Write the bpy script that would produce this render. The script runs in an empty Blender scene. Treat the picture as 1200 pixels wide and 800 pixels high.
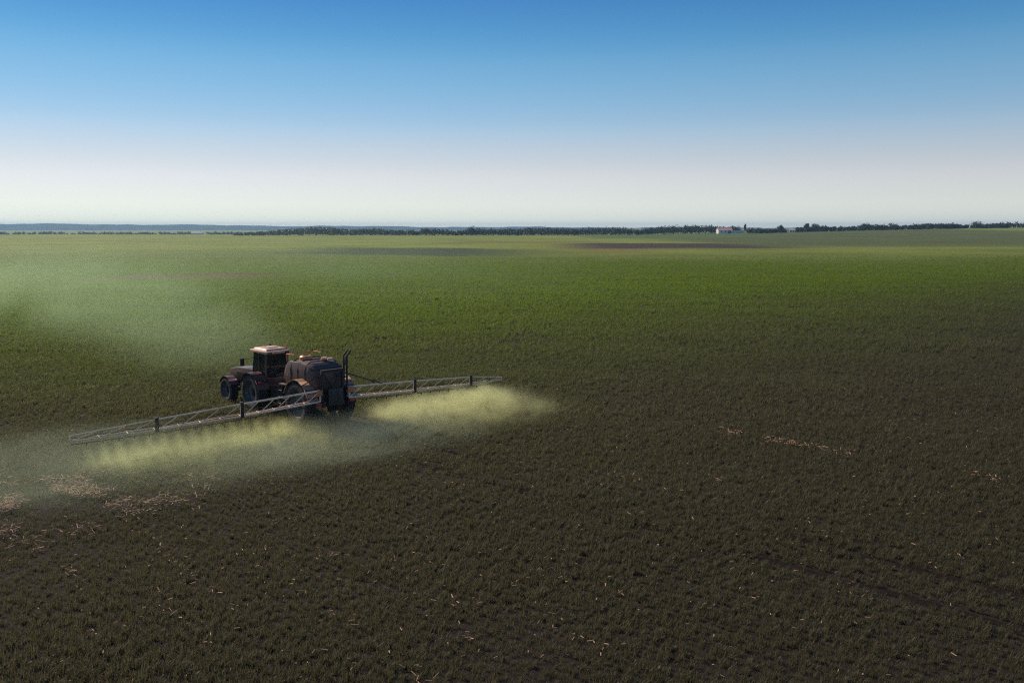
import bpy, bmesh, math, random
import numpy as np
from mathutils import Vector, Matrix

R = math.radians
random.seed(7)
rng = np.random.default_rng(11)
scene = bpy.context.scene
col = scene.collection

# ------------------------------------------------------------------ camera
CAM_H = 7.8
cam_d = bpy.data.cameras.new('camera')
cam = bpy.data.objects.new('camera', cam_d)
col.objects.link(cam)
cam_d.sensor_width = 36.0
cam_d.lens = 31.2
cam_d.clip_end = 30000
cam_d.clip_start = 0.1
cam.location = (0, 0, CAM_H)
cam.rotation_euler = (R(90 - 7.27), 0, 0)
scene.camera = cam

# ------------------------------------------------------------------ sky and sun
SUN_AZ, SUN_EL = R(-48), R(34)          # azimuth from +Y towards +X
sun_dir = Vector((math.sin(SUN_AZ) * math.cos(SUN_EL), math.cos(SUN_AZ) * math.cos(SUN_EL), math.sin(SUN_EL)))
world = bpy.data.worlds.new('World')
scene.world = world
world.use_nodes = True
nt = world.node_tree
nt.nodes.clear()
wo = nt.nodes.new('ShaderNodeOutputWorld')
bg = nt.nodes.new('ShaderNodeBackground')
sky = nt.nodes.new('ShaderNodeTexSky')
sky.sky_type = 'NISHITA'
sky.sun_disc = False
sky.sun_elevation = SUN_EL
sky.sun_rotation = SUN_AZ
sky.air_density = 1.0
sky.dust_density = 0.0
sky.ozone_density = 1.0
# the clear blue of this sky: Nishita colour graded by height above the horizon
geo = nt.nodes.new('ShaderNodeNewGeometry')
sep = nt.nodes.new('ShaderNodeSeparateXYZ')
nt.links.new(geo.outputs['Incoming'], sep.inputs[0])
neg = nt.nodes.new('ShaderNodeMath'); neg.operation = 'MULTIPLY'; neg.inputs[1].default_value = -1
nt.links.new(sep.outputs['Z'], neg.inputs[0])


def sky_ramp(stops):
    ramp = nt.nodes.new('ShaderNodeValToRGB')
    ramp.color_ramp.interpolation = 'CARDINAL'
    cr = ramp.color_ramp
    while len(cr.elements) > 1:
        cr.elements.remove(cr.elements[-1])
    cr.elements[0].position = stops[0][0]
    cr.elements[0].color = (*stops[0][1], 1)
    for p_, c_ in stops[1:]:
        e_ = cr.elements.new(p_)
        e_.color = (*c_, 1)
    nt.links.new(neg.outputs[0], ramp.inputs[0])
    return ramp.outputs[0]


# the same clear sky seen evenly all round: radiance by height above the horizon
SKY_T = [(0.0, (1.75, 1.55, 1.38)), (0.012, (1.14, 1.09, 1.06)), (0.03, (.90, .90, .90)), (0.065, (.655, .70, .74)), (0.113, (.355, .55, .74)),
         (0.183, (.145, .39, .665)), (0.245, (.059, .235, .545)), (0.5, (.04, .15, .40)), (1.0, (.03, .10, .28))]
SKY_N = [(1.75, 1.35, .82), (1.40, 1.20, .80), (1.05, 1.02, .78), (.70, .85, .79), (.5, .7, .81), (.36, .55, .75), (.29, .46, .67), (.20, .30, .48), (.15, .22, .38)]
even = sky_ramp(SKY_T)
grade = sky_ramp([(p, tuple(a / b for a, b in zip(c, n))) for (p, c), n in zip(SKY_T, SKY_N)])
mul = nt.nodes.new('ShaderNodeMix'); mul.data_type = 'RGBA'; mul.blend_type = 'MULTIPLY'
mul.inputs['Factor'].default_value = 1
nt.links.new(sky.outputs[0], mul.inputs['A'])
nt.links.new(grade, mul.inputs['B'])
ten = nt.nodes.new('ShaderNodeVectorMath'); ten.operation = 'SCALE'
ten.inputs['Scale'].default_value = 10.0
nt.links.new(even, ten.inputs[0])
mx_ = nt.nodes.new('ShaderNodeMix'); mx_.data_type = 'RGBA'
mx_.inputs['Factor'].default_value = 0.40
nt.links.new(mul.outputs['Result'], mx_.inputs['A'])
nt.links.new(ten.outputs[0], mx_.inputs['B'])
nt.links.new(mx_.outputs['Result'], bg.inputs['Color'])
bg.inputs['Strength'].default_value = 0.10
nt.links.new(bg.outputs[0], wo.inputs['Surface'])

sun_l = bpy.data.lights.new('sun', 'SUN')
sun_l.energy = 5.0
sun_l.angle = R(0.6)
sun_l.color = (1.0, 0.82, 0.62)
sun_o = bpy.data.objects.new('sun', sun_l)
col.objects.link(sun_o)
sun_o.rotation_euler = (-sun_dir).to_track_quat('-Z', 'Y').to_euler()
sun_o.location = (-30, 30, 40)

scene.view_settings.view_transform = 'Standard'
scene.view_settings.look = 'None'
scene.view_settings.exposure = 0.0
scene.view_settings.gamma = 1.0
scene.view_settings.use_curve_mapping = False
scene.cycles.use_denoising = False
scene.cycles.filter_width = 1.2
scene.cycles.max_bounces = 8
scene.cycles.volume_bounces = 1
scene.cycles.transparent_max_bounces = 16


# ------------------------------------------------------------------ helpers
def sstep(a, b, v):
    t = np.clip((np.asarray(v, float) - a) / (b - a), 0, 1)
    return t * t * (3 - 2 * t)


def terr(x, y):
    """height of the ground in metres"""
    x = np.asarray(x, float); y = np.asarray(y, float)
    z = 8.5 * sstep(60, 560, x) * sstep(230, 900, y)
    z = z + 0.35 * np.sin(x * 0.021 + 1.0) * np.sin(y * 0.017) * sstep(60, 200, y)
    z = z + 0.06 * np.sin(x * 0.31 + 0.4 * y) * np.sin(y * 0.23 - 0.2 * x)
    z = z - 5.0 * sstep(1050, 1700, y)
    return z


def tag(o, label=None, cat=None, group=None, kind=None):
    if label: o['label'] = label
    if cat: o['category'] = cat
    if group: o['group'] = group
    if kind: o['kind'] = kind
    return o


def empty(name, loc=(0, 0, 0), rz=0.0):
    o = bpy.data.objects.new(name, None)
    o.empty_display_size = 0.3
    col.objects.link(o)
    o.location = loc
    o.rotation_euler = (0, 0, rz)
    return o


class MB:
    """collects shapes into one bmesh"""
    def __init__(self):
        self.bm = bmesh.new()

    def box(self, c, s, rot=None, bevel=0.0, taper=None):
        m = bmesh.new()
        bmesh.ops.create_cube(m, size=1)
        for v in m.verts:
            top = v.co.z > 0
            v.co = Vector((v.co.x * s[0], v.co.y * s[1], v.co.z * s[2]))
            if taper and top:
                v.co.x *= taper[0]; v.co.y *= taper[1]
        if bevel > 0:
            bmesh.ops.bevel(m, geom=m.edges[:], offset=bevel, segments=2, profile=0.6, affect='EDGES')
        M = Matrix.Translation(c) @ (rot.to_4x4() if rot else Matrix())
        bmesh.ops.transform(m, matrix=M, verts=m.verts)
        self._add(m)

    def _add(self, m):
        me = bpy.data.meshes.new('tmp')
        m.to_mesh(me); m.free()
        self.bm.from_mesh(me)
        bpy.data.meshes.remove(me)

    def bar(self, a, b, r, n=8, r2=None):
        a, b = Vector(a), Vector(b)
        d = b - a
        m = bmesh.new()
        bmesh.ops.create_cone(m, cap_ends=True, segments=n, radius1=r, radius2=r if r2 is None else r2, depth=d.length)
        M = Matrix.Translation((a + b) / 2) @ d.to_track_quat('Z', 'Y').to_matrix().to_4x4()
        bmesh.ops.transform(m, matrix=M, verts=m.verts)
        self._add(m)

    def path(self, pts, r, n=8):
        for p, q in zip(pts[:-1], pts[1:]):
            self.bar(p, q, r, n)

    def lathe(self, prof, n=40, axis='X', c=(0, 0, 0)):
        """prof: (radius, along axis) closed loop"""
        rings = []
        for k in range(n):
            t = 2 * math.pi * k / n
            ring = []
            for r, h in prof:
                if axis == 'X':
                    p = (h, r * math.cos(t), r * math.sin(t))
                elif axis == 'Y':
                    p = (r * math.cos(t), h, r * math.sin(t))
                else:
                    p = (r * math.cos(t), r * math.sin(t), h)
                ring.append(self.bm.verts.new(Vector(p) + Vector(c)))
            rings.append(ring)
        L = len(prof)
        for k in range(n):
            A, B = rings[k], rings[(k + 1) % n]
            for j in range(L):
                self.bm.faces.new((A[j], B[j], B[(j + 1) % L], A[(j + 1) % L]))

    def prism(self, outline, x0, x1, bevel=0.0):
        """outline in (y, z), extruded along x"""
        m = bmesh.new()
        va = [m.verts.new((x0, y, z)) for y, z in outline]
        vb = [m.verts.new((x1, y, z)) for y, z in outline]
        m.faces.new(va); m.faces.new(list(reversed(vb)))
        n = len(outline)
        for i in range(n):
            m.faces.new((va[i], vb[i], vb[(i + 1) % n], va[(i + 1) % n]))
        bmesh.ops.recalc_face_normals(m, faces=m.faces[:])
        if bevel > 0:
            bmesh.ops.bevel(m, geom=m.edges[:], offset=bevel, segments=2, profile=0.6, affect='EDGES')
        self._add(m)

    def build(self, name, mat, parent=None, smooth=True):
        bmesh.ops.recalc_face_normals(self.bm, faces=self.bm.faces[:])
        me = bpy.data.meshes.new(name)
        self.bm.to_mesh(me); self.bm.free()
        me.materials.append(mat)
        if smooth:
            me.polygons.foreach_set('use_smooth', [True] * len(me.polygons))
            try:
                me.set_sharp_from_angle(angle=R(35))
            except Exception:
                pass
        o = bpy.data.objects.new(name, me)
        col.objects.link(o)
        if parent: o.parent = parent
        return o


def mesh_obj(name, V, F, mat, parent=None, smooth=False):
    me = bpy.data.meshes.new(name)
    V = np.asarray(V, np.float32).reshape(-1, 3)
    F = np.asarray(F, np.int32)
    k = F.shape[1]
    me.vertices.add(len(V)); me.vertices.foreach_set('co', V.ravel())
    me.loops.add(F.size); me.loops.foreach_set('vertex_index', F.ravel())
    me.polygons.add(len(F))
    me.polygons.foreach_set('loop_start', np.arange(0, F.size, k, dtype=np.int32))
    me.polygons.foreach_set('loop_total', np.full(len(F), k, np.int32))
    me.update(calc_edges=True)
    if smooth: me.polygons.foreach_set('use_smooth', [True] * len(F))
    me.materials.append(mat)
    o = bpy.data.objects.new(name, me)
    col.objects.link(o)
    if parent: o.parent = parent
    return o


def copy_tree(o, parent=None):
    c = o.copy(); col.objects.link(c)
    if parent: c.parent = parent
    for ch in [x for x in bpy.data.objects if x.parent == o]:
        copy_tree(ch, c)
    return c


# ------------------------------------------------------------------ materials
def new_mat(name):
    m = bpy.data.materials.new(name)
    m.use_nodes = True
    t = m.node_tree
    t.nodes.clear()
    out = t.nodes.new('ShaderNodeOutputMaterial')
    return m, t, out


def N(t, typ, **kw):
    n = t.nodes.new(typ)
    for k, v in kw.items():
        setattr(n, k, v)
    return n


def noise(t, vec, scale, detail=4, rough=0.55, dist=0.0):
    n = N(t, 'ShaderNodeTexNoise')
    n.inputs['Scale'].default_value = scale
    n.inputs['Detail'].default_value = detail
    n.inputs['Roughness'].default_value = rough
    n.inputs['Distortion'].default_value = dist
    if vec is not None: t.links.new(vec, n.inputs['Vector'])
    return n.outputs['Fac']


def math_n(t, op, a, b=None, clamp=False):
    n = N(t, 'ShaderNodeMath', operation=op)
    n.use_clamp = clamp
    for i, v in enumerate((a, b)):
        if v is None: continue
        if isinstance(v, (int, float)): n.inputs[i].default_value = v
        else: t.links.new(v, n.inputs[i])
    return n.outputs[0]


def mrange(t, v, a, b, c=0.0, d=1.0, smooth=True):
    n = N(t, 'ShaderNodeMapRange')
    n.interpolation_type = 'SMOOTHSTEP' if smooth else 'LINEAR'
    t.links.new(v, n.inputs['Value'])
    for k, x in zip(('From Min', 'From Max', 'To Min', 'To Max'), (a, b, c, d)):
        n.inputs[k].default_value = x
    return n.outputs['Result']


def mixc(t, f, a, b):
    n = N(t, 'ShaderNodeMix', data_type='RGBA')
    if isinstance(f, (int, float)): n.inputs['Factor'].default_value = f
    else: t.links.new(f, n.inputs['Factor'])
    for s, v in (('A', a), ('B', b)):
        if isinstance(v, tuple): n.inputs[s].default_value = (*v, 1)
        else: t.links.new(v, n.inputs[s])
    return n.outputs['Result']


def paint(name, c, rough=0.45, metal=0.0, dirt=(0.10, 0.075, 0.045), amount=0.35, scale=3.0, coat=0.0):
    m, t, out = new_mat(name)
    tc = N(t, 'ShaderNodeTexCoord')
    n1 = noise(t, tc.outputs['Object'], scale, 6, 0.65)
    f = mrange(t, n1, 0.42, 0.75, 0.0, amount)
    c1 = mixc(t, f, c, dirt)
    p = N(t, 'ShaderNodeBsdfPrincipled')
    t.links.new(c1, p.inputs['Base Color'])
    t.links.new(mrange(t, n1, 0.3, 0.8, rough - 0.08, min(rough + 0.25, 1.0)), p.inputs['Roughness'])
    p.inputs['Metallic'].default_value = metal
    p.inputs['Coat Weight'].default_value = coat
    t.links.new(p.outputs[0], out.inputs['Surface'])
    return m


M = {}
M['body'] = paint('dark_body_paint', (0.105, 0.042, 0.030), 0.40, coat=0.2)
M['body_red'] = paint('red_body_paint', (0.10, 0.030, 0.022), 0.40)
M['cream'] = paint('cream_paint', (0.66, 0.40, 0.27), 0.45, amount=0.25)
M['orange'] = paint('orange_paint', (0.55, 0.20, 0.07), 0.45, amount=0.2)
M['chassis'] = paint('chassis_paint', (0.042, 0.034, 0.031), 0.55)
M['tank'] = paint('tank_plastic', (0.100, 0.052, 0.038), 0.45, amount=0.3)
M['boom'] = paint('boom_cream_paint', (0.92, 0.68, 0.47), 0.6, amount=0.3, scale=1.2)
M['rubber'] = paint('tyre_rubber', (0.022, 0.021, 0.020), 0.85, amount=0.6)
M['rim'] = paint('rim_paint', (0.12, 0.11, 0.10), 0.5)
M['rim_grey'] = paint('guard_grey', (0.30, 0.18, 0.12), 0.4, amount=0.3)
M['black'] = paint('black_metal', (0.026, 0.019, 0.016), 0.6, amount=0.15)
M['red_lens'] = paint('red_lens', (0.55, 0.035, 0.03), 0.2, amount=0.05)
M['amber'] = paint('amber_lens', (0.75, 0.22, 0.05), 0.2, amount=0.05)
M['seat'] = paint('seat_cloth', (0.03, 0.03, 0.032), 0.9)


def glass_mat():
    m, t, out = new_mat('cab_glass')
    p = N(t, 'ShaderNodeBsdfPrincipled')
    p.inputs['Base Color'].default_value = (0.03, 0.04, 0.042, 1)
    p.inputs['Roughness'].default_value = 0.06
    tr = N(t, 'ShaderNodeBsdfTransparent')
    tr.inputs['Color'].default_value = (0.55, 0.62, 0.60, 1)
    mx = N(t, 'ShaderNodeMixShader')
    mx.inputs[0].default_value = 0.55
    t.links.new(p.outputs[0], mx.inputs[1]); t.links.new(tr.outputs[0], mx.inputs[2])
    t.links.new(mx.outputs[0], out.inputs['Surface'])
    return m


M['glass'] = glass_mat()


def leaf_mat(name, c, ct, rough=0.5, var=0.35, trans=0.45, outward=None):
    m, t, out = new_mat(name)
    oi = N(t, 'ShaderNodeObjectInfo')
    g = N(t, 'ShaderNodeNewGeometry')
    n1 = noise(t, g.outputs['Position'], 0.22, 3, 0.6)
    dark = tuple(x * (1 - var) for x in c)
    lite = tuple(x * (1 + var) for x in c)
    f = math_n(t, 'ADD', math_n(t, 'MULTIPLY', oi.outputs['Random'], 0.5), math_n(t, 'MULTIPLY', n1, 0.5))
    cc = mixc(t, f, dark, lite)
    tcol = N(t, 'ShaderNodeRGB'); tcol.outputs[0].default_value = (*ct, 1)
    tcol = tcol.outputs[0]
    if outward:      # shade painted into the blades: duller near and right, brighter yellow green far out
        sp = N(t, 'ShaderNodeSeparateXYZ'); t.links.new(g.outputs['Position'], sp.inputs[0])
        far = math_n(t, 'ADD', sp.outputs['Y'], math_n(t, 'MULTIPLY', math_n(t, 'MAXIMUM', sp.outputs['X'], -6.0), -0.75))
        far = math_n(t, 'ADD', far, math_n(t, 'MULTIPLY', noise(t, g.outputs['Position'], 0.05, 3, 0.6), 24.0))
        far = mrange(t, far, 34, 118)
        cc = mixc(t, far, cc, mixc(t, f, tuple(x * (1 - var) for x in outward[0]), tuple(x * (1 + var) for x in outward[0])))
        tcol = mixc(t, far, tcol, outward[1])
    p = N(t, 'ShaderNodeBsdfPrincipled')
    t.links.new(cc, p.inputs['Base Color'])
    p.inputs['Roughness'].default_value = rough
    p.inputs['Specular IOR Level'].default_value = 0.25
    tl = N(t, 'ShaderNodeBsdfTranslucent')
    t.links.new(tcol, tl.inputs['Color'])
    mx = N(t, 'ShaderNodeMixShader'); mx.inputs[0].default_value = trans
    t.links.new(p.outputs[0], mx.inputs[1]); t.links.new(tl.outputs[0], mx.inputs[2])
    t.links.new(mx.outputs[0], out.inputs['Surface'])
    return m


M['blade'] = leaf_mat('wheat_blade', (0.094, 0.085, 0.048), (0.138, 0.130, 0.054), outward=((0.120, 0.170, 0.014), (0.22, 0.34, 0.015)))
M['foliage'] = leaf_mat('tree_foliage', (0.040, 0.055, 0.025), (0.05, 0.075, 0.02), var=0.5, trans=0.3)
M['bark'] = paint('bark', (0.09, 0.07, 0.05), 0.9)
M['straw'] = leaf_mat('straw', (0.72, 0.42, 0.25), (0.38, 0.21, 0.11), rough=0.6, var=0.3, trans=0.15)

# ------------------------------------------------------------------ ground
# travel direction of the sprayer and its tracks across the field
HEAD = R(43)                                   # heading, turned left of +Y
FWD = np.array((-math.sin(HEAD), math.cos(HEAD)))
RGT = np.array((math.cos(HEAD), math.sin(HEAD)))
ORG = np.array((-7.0, 34.4))                   # below the boom's centre


def ground_mat():
    m, t, out = new_mat('field_ground')
    g = N(t, 'ShaderNodeNewGeometry')
    pos = g.outputs['Position']
    sp = N(t, 'ShaderNodeSeparateXYZ'); t.links.new(pos, sp.inputs[0])
    x, y = sp.outputs['X'], sp.outputs['Y']
    nbig = noise(t, pos, 0.018, 4, 0.6)
    nmid = noise(t, pos, 0.16, 5, 0.65)
    nfine = noise(t, pos, 3.2, 6, 0.75)
    soil = mixc(t, nfine, (0.021, 0.017, 0.014), (0.070, 0.056, 0.044))
    crop_n = mixc(t, nmid, (0.062, 0.086, 0.012), (0.092, 0.120, 0.018))
    crop_f = mixc(t, nmid, (0.135, 0.180, 0.022), (0.180, 0.225, 0.032))
    crop_a = mixc(t, mrange(t, y, 90, 420), crop_n, crop_f)  # crop painted paler with distance, as grazing light and haze would show it
    crop = mixc(t, math_n(t, 'MULTIPLY', mrange(t, nbig, 0.35, 0.65), mrange(t, y, 120, 420)), crop_a, (0.235, 0.270, 0.050))
    # young crop close by shows its soil, dense crop further off hides it
    cover = mrange(t, y, 45, 150)
    cover = math_n(t, 'MULTIPLY', cover, mrange(t, nfine, 0.25, 0.5, 0.8, 1.0))
    c = mixc(t, cover, soil, crop)

    # field parcels far away
    def band(y0, y1, x0, x1, soft_y, soft_x, amp):
        wob = math_n(t, 'MULTIPLY', math_n(t, 'SUBTRACT', nbig, 0.5), amp)
        yy = math_n(t, 'ADD', y, wob)
        a = math_n(t, 'MULTIPLY', mrange(t, yy, y0, y0 + soft_y), mrange(t, yy, y1, y1 + soft_y, 1.0, 0.0))
        b = math_n(t, 'MULTIPLY', mrange(t, x, x0, x0 + soft_x), mrange(t, x, x1 - soft_x, x1, 1.0, 0.0))
        return math_n(t, 'MULTIPLY', a, b)
    # ribs of bare ground, pale stubble and darker crop
    for (y0, y1, x0, x1, sy, sx, amp, colr, k) in (
            (126, 154, -74, -32, 6, 14, 20, (0.14, 0.066, 0.050), 0.95),
            (245, 340, -95, 22, 30, 45, 120, (0.045, 0.066, 0.030), 0.95),
            (285, 345, 10, 60, 26, 20, 80, (0.185, 0.120, 0.045), 0.55),
            (335, 440, 5, 135, 24, 40, 40, (0.060, 0.040, 0.038), 0.95),
            (430, 520, -60, 60, 40, 40, 120, (0.165, 0.125, 0.045), 0.5),
            (330, 900, 78, 440, 90, 50, 60, (0.060, 0.075, 0.034), 0.72),
            (640, 900, 50, 225, 60, 30, 40, (0.085, 0.150, 0.035), 0.85),
            (700, 900, 430, 640, 30, 50, 40, (0.16, 0.22, 0.05), 0.8)):
        c = mixc(t, math_n(t, 'MULTIPLY', band(y0, y1, x0, x1, sy, sx, amp), k), c, colr)
    p = N(t, 'ShaderNodeBsdfPrincipled')
    t.links.new(c, p.inputs['Base Color'])
    p.inputs['Roughness'].default_value = 0.95
    p.inputs['Specular IOR Level'].default_value = 0.1
    bmp = N(t, 'ShaderNodeBump')
    bmp.inputs['Strength'].default_value = 1.0
    bmp.inputs['Distance'].default_value = 0.16
    t.links.new(math_n(t, 'ADD', noise(t, pos, 6.0, 8, 0.75), math_n(t, 'MULTIPLY', noise(t, pos, 22.0, 5, 0.7), .5)), bmp.inputs['Height'])
    t.links.new(bmp.outputs[0], p.inputs['Normal'])
    t.links.new(p.outputs[0], out.inputs['Surface'])
    return m


M['ground'] = ground_mat()


def lines(lo, hi, fine_lo, fine_hi, step, outward):
    a = list(np.arange(fine_lo, fine_hi, step))
    s = step; v = a[-1]
    while v < hi:
        s *= outward; v = min(v + s, hi); a.append(v)
    s = step; v = fine_lo; b = []
    while v > lo:
        s *= outward; v = max(v - s, lo); b.append(v)
    return np.array(b[::-1] + a)


gx = lines(-8800, 8800, -45, 45, 1.2, 1.09)
gy = lines(-250, 9200, -5, 75, 1.2, 1.05)
X, Y = np.meshgrid(gx, gy)
Z = terr(X, Y)
ni, nj = X.shape
idx = np.arange(ni * nj).reshape(ni, nj)
F = np.stack([idx[:-1, :-1], idx[:-1, 1:], idx[1:, 1:], idx[1:, :-1]], -1).reshape(-1, 4)
gnd = mesh_obj('field', np.stack([X, Y, Z], -1), F, M['ground'], smooth=True)
tag(gnd, 'green farm field rolling away to the horizon', 'field', kind='structure')

# distant hills
def hills(name, y0, prof, mat):
    xs = np.linspace(-5200, 5200, 260)
    rows = []
    for k, (dy, f) in enumerate(((-500, 0.0), (-250, 0.45), (0, 1.0), (300, 0.8), (900, -0.2))):
        rows.append(np.stack([xs, np.full_like(xs, y0 + dy), -6 + (prof(xs) + 6) * f], -1))
    V = np.concatenate(rows)
    n = len(xs)
    I = np.arange(len(rows) * n).reshape(len(rows), n)
    F = np.stack([I[:-1, :-1], I[:-1, 1:], I[1:, 1:], I[1:, :-1]], -1).reshape(-1, 4)
    o = mesh_obj(name, V, F, mat, smooth=True)
    return o


def hill_prof(xs):
    base = np.interp(xs, (-5200, -3300, -2750, -2100, -1400, -800, 0, 900, 2200, 5200), (40, 32, 34, 28, 22, 18, 14, 12, 12, 12))
    w = 2.2 * np.sin(xs * 0.0061 + 1) + 1.5 * np.sin(xs * 0.0147) + 0.9 * np.sin(xs * 0.037 + 2) + 0.5 * np.sin(xs * 0.11)
    return base + w


def hill_mat():
    m, t, out = new_mat('wooded_hill')
    g = N(t, 'ShaderNodeNewGeometry')
    n1 = noise(t, g.outputs['Position'], 0.006, 5, 0.6)
    c = mixc(t, mrange(t, n1, 0.4, 0.62), (0.030, 0.045, 0.030), (0.075, 0.09, 0.045))
    d = N(t, 'ShaderNodeBsdfDiffuse')
    t.links.new(c, d.inputs['Color'])
    t.links.new(d.outputs[0], out.inputs['Surface'])
    return m


h = hills('hills', 5600, hill_prof, hill_mat())
tag(h, 'low wooded hills blue with distance along the horizon', 'hills', kind='structure')

# wheel tracks behind the sprayer
def soil_mat():
    m, t, out = new_mat('wet_soil')
    g = N(t, 'ShaderNodeNewGeometry')
    n1 = noise(t, g.outputs['Position'], 4.0, 6, 0.7)
    c = mixc(t, n1, (0.010, 0.008, 0.008), (0.034, 0.027, 0.022))
    p = N(t, 'ShaderNodeBsdfPrincipled')
    t.links.new(c, p.inputs['Base Color'])
    p.inputs['Roughness'].default_value = 1.0
    p.inputs['Specular IOR Level'].default_value = 0.0
    b = N(t, 'ShaderNodeBump'); b.inputs['Strength'].default_value = 0.9; b.inputs['Distance'].default_value = 0.06
    t.links.new(n1, b.inputs['Height']); t.links.new(b.outputs[0], p.inputs['Normal'])
    t.links.new(p.outputs[0], out.inputs['Surface'])
    return m


M['wet'] = soil_mat()


def track_xy(off, s):
    """a point on a track: off metres right of the boom's centre line, s metres behind the boom; the old passes bend a little"""
    s = np.asarray(s, float)
    bend = 0.0020 * np.clip(s, 0, None) ** 2
    return ORG[0] + RGT[0] * (off + bend) - FWD[0] * s, ORG[1] + RGT[1] * (off + bend) - FWD[1] * s


TRACKS = [(-0.9, 1, 30), (0.9, 1, 30), (10.25, 4, 24), (12.05, 4, 24)]


def wheel_track(off, s0, s1, w=0.26):
    s = np.arange(s0, s1, 0.6)
    V = []
    for side in (-1, 1):
        ww = w / 2 * (1 + 0.25 * np.sin(s * 1.7 + side) + 0.2 * np.sin(s * 4.1))
        px, py = track_xy(off, s)
        px = px + RGT[0] * side * ww; py = py + RGT[1] * side * ww
        V.append(np.stack([px, py, terr(px, py) + 0.012], -1))
    n = len(s)
    V = np.concatenate(V)
    i = np.arange(n - 1)
    F = np.stack([i, i + n, i + n + 1, i + 1], -1)
    o = mesh_obj('wheel_track', V, F, M['wet'])
    return o


for k, (off, s0, s1) in enumerate(TRACKS):
    o = wheel_track(off, s0, s1)
    tag(o, 'dark wheel track pressed into the soil between the crop', 'wheel track', 'wheel tracks across the field', 'structure')

# ------------------------------------------------------------------ young wheat (stuff)
src = bpy.data.collections.new('wheat_tufts')


def tuft_mesh(name, blades, h, spread, w):
    V, F = [], []
    for b in range(blades):
        a = random.uniform(0, 2 * math.pi)
        r = spread * math.sqrt(random.random())
        bx, by = r * math.cos(a), r * math.sin(a)
        d = random.uniform(0, 2 * math.pi)
        lean = random.uniform(0.15, 0.75)
        hh = h * random.uniform(0.55, 1.15)
        dx, dy = math.cos(d), math.sin(d)
        sx, sy = -dy, dx
        pts = []
        for k, (u, ww) in enumerate(((0, 1.0), (0.45, 0.9), (0.8, 0.6), (1.0, 0.06))):
            out_ = lean * hh * u * u
            zz = hh * (u - 0.28 * lean * u * u * u)
            q = w * ww * 0.5
            for s in (-1, 1):
                pts.append((bx + dx * out_ + sx * q * s, by + dy * out_ + sy * q * s, zz))
        i0 = len(V)
        V += pts
        for k in range(3):
            F.append((i0 + 2 * k, i0 + 2 * k + 1, i0 + 2 * k + 3, i0 + 2 * k + 2))
    me = bpy.data.meshes.new(name)
    me.from_pydata(V, [], F)
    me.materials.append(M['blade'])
    o = bpy.data.objects.new(name, me)
    src.objects.link(o)
    return o


for k in range(8):
    tuft_mesh('wheat_tuft', (9, 12, 15, 18)[k % 4], (0.17, 0.22, 0.27, 0.31)[(k * 3) % 4], (0.07, 0.10, 0.13)[k % 3], 0.012)

STRAW_C = np.array((-13.8, 24.0))


def vnoise(x, y, s, seed):
    """cheap smooth value noise"""
    r = np.random.default_rng(seed).random((64, 64))
    u, v = x / s, y / s
    i, j = np.floor(u).astype(int), np.floor(v).astype(int)
    f, g = u - i, v - j
    f = f * f * (3 - 2 * f); g = g * g * (3 - 2 * g)
    a = r[i % 64, j % 64]; b = r[(i + 1) % 64, j % 64]; c = r[i % 64, (j + 1) % 64]; d = r[(i + 1) % 64, (j + 1) % 64]
    return (a * (1 - f) + b * f) * (1 - g) + (c * (1 - f) + d * f) * g


def straw_mask(x, y):
    dx, dy = x - STRAW_C[0], y - STRAW_C[1]
    n = vnoise(x, y, 1.9, 3) * 0.9 + vnoise(x, y, 0.7, 4) * 0.5
    return np.clip(1.35 - np.hypot(dx / 6.2, dy / 4.5) - n * 0.7, 0, 1)


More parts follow.
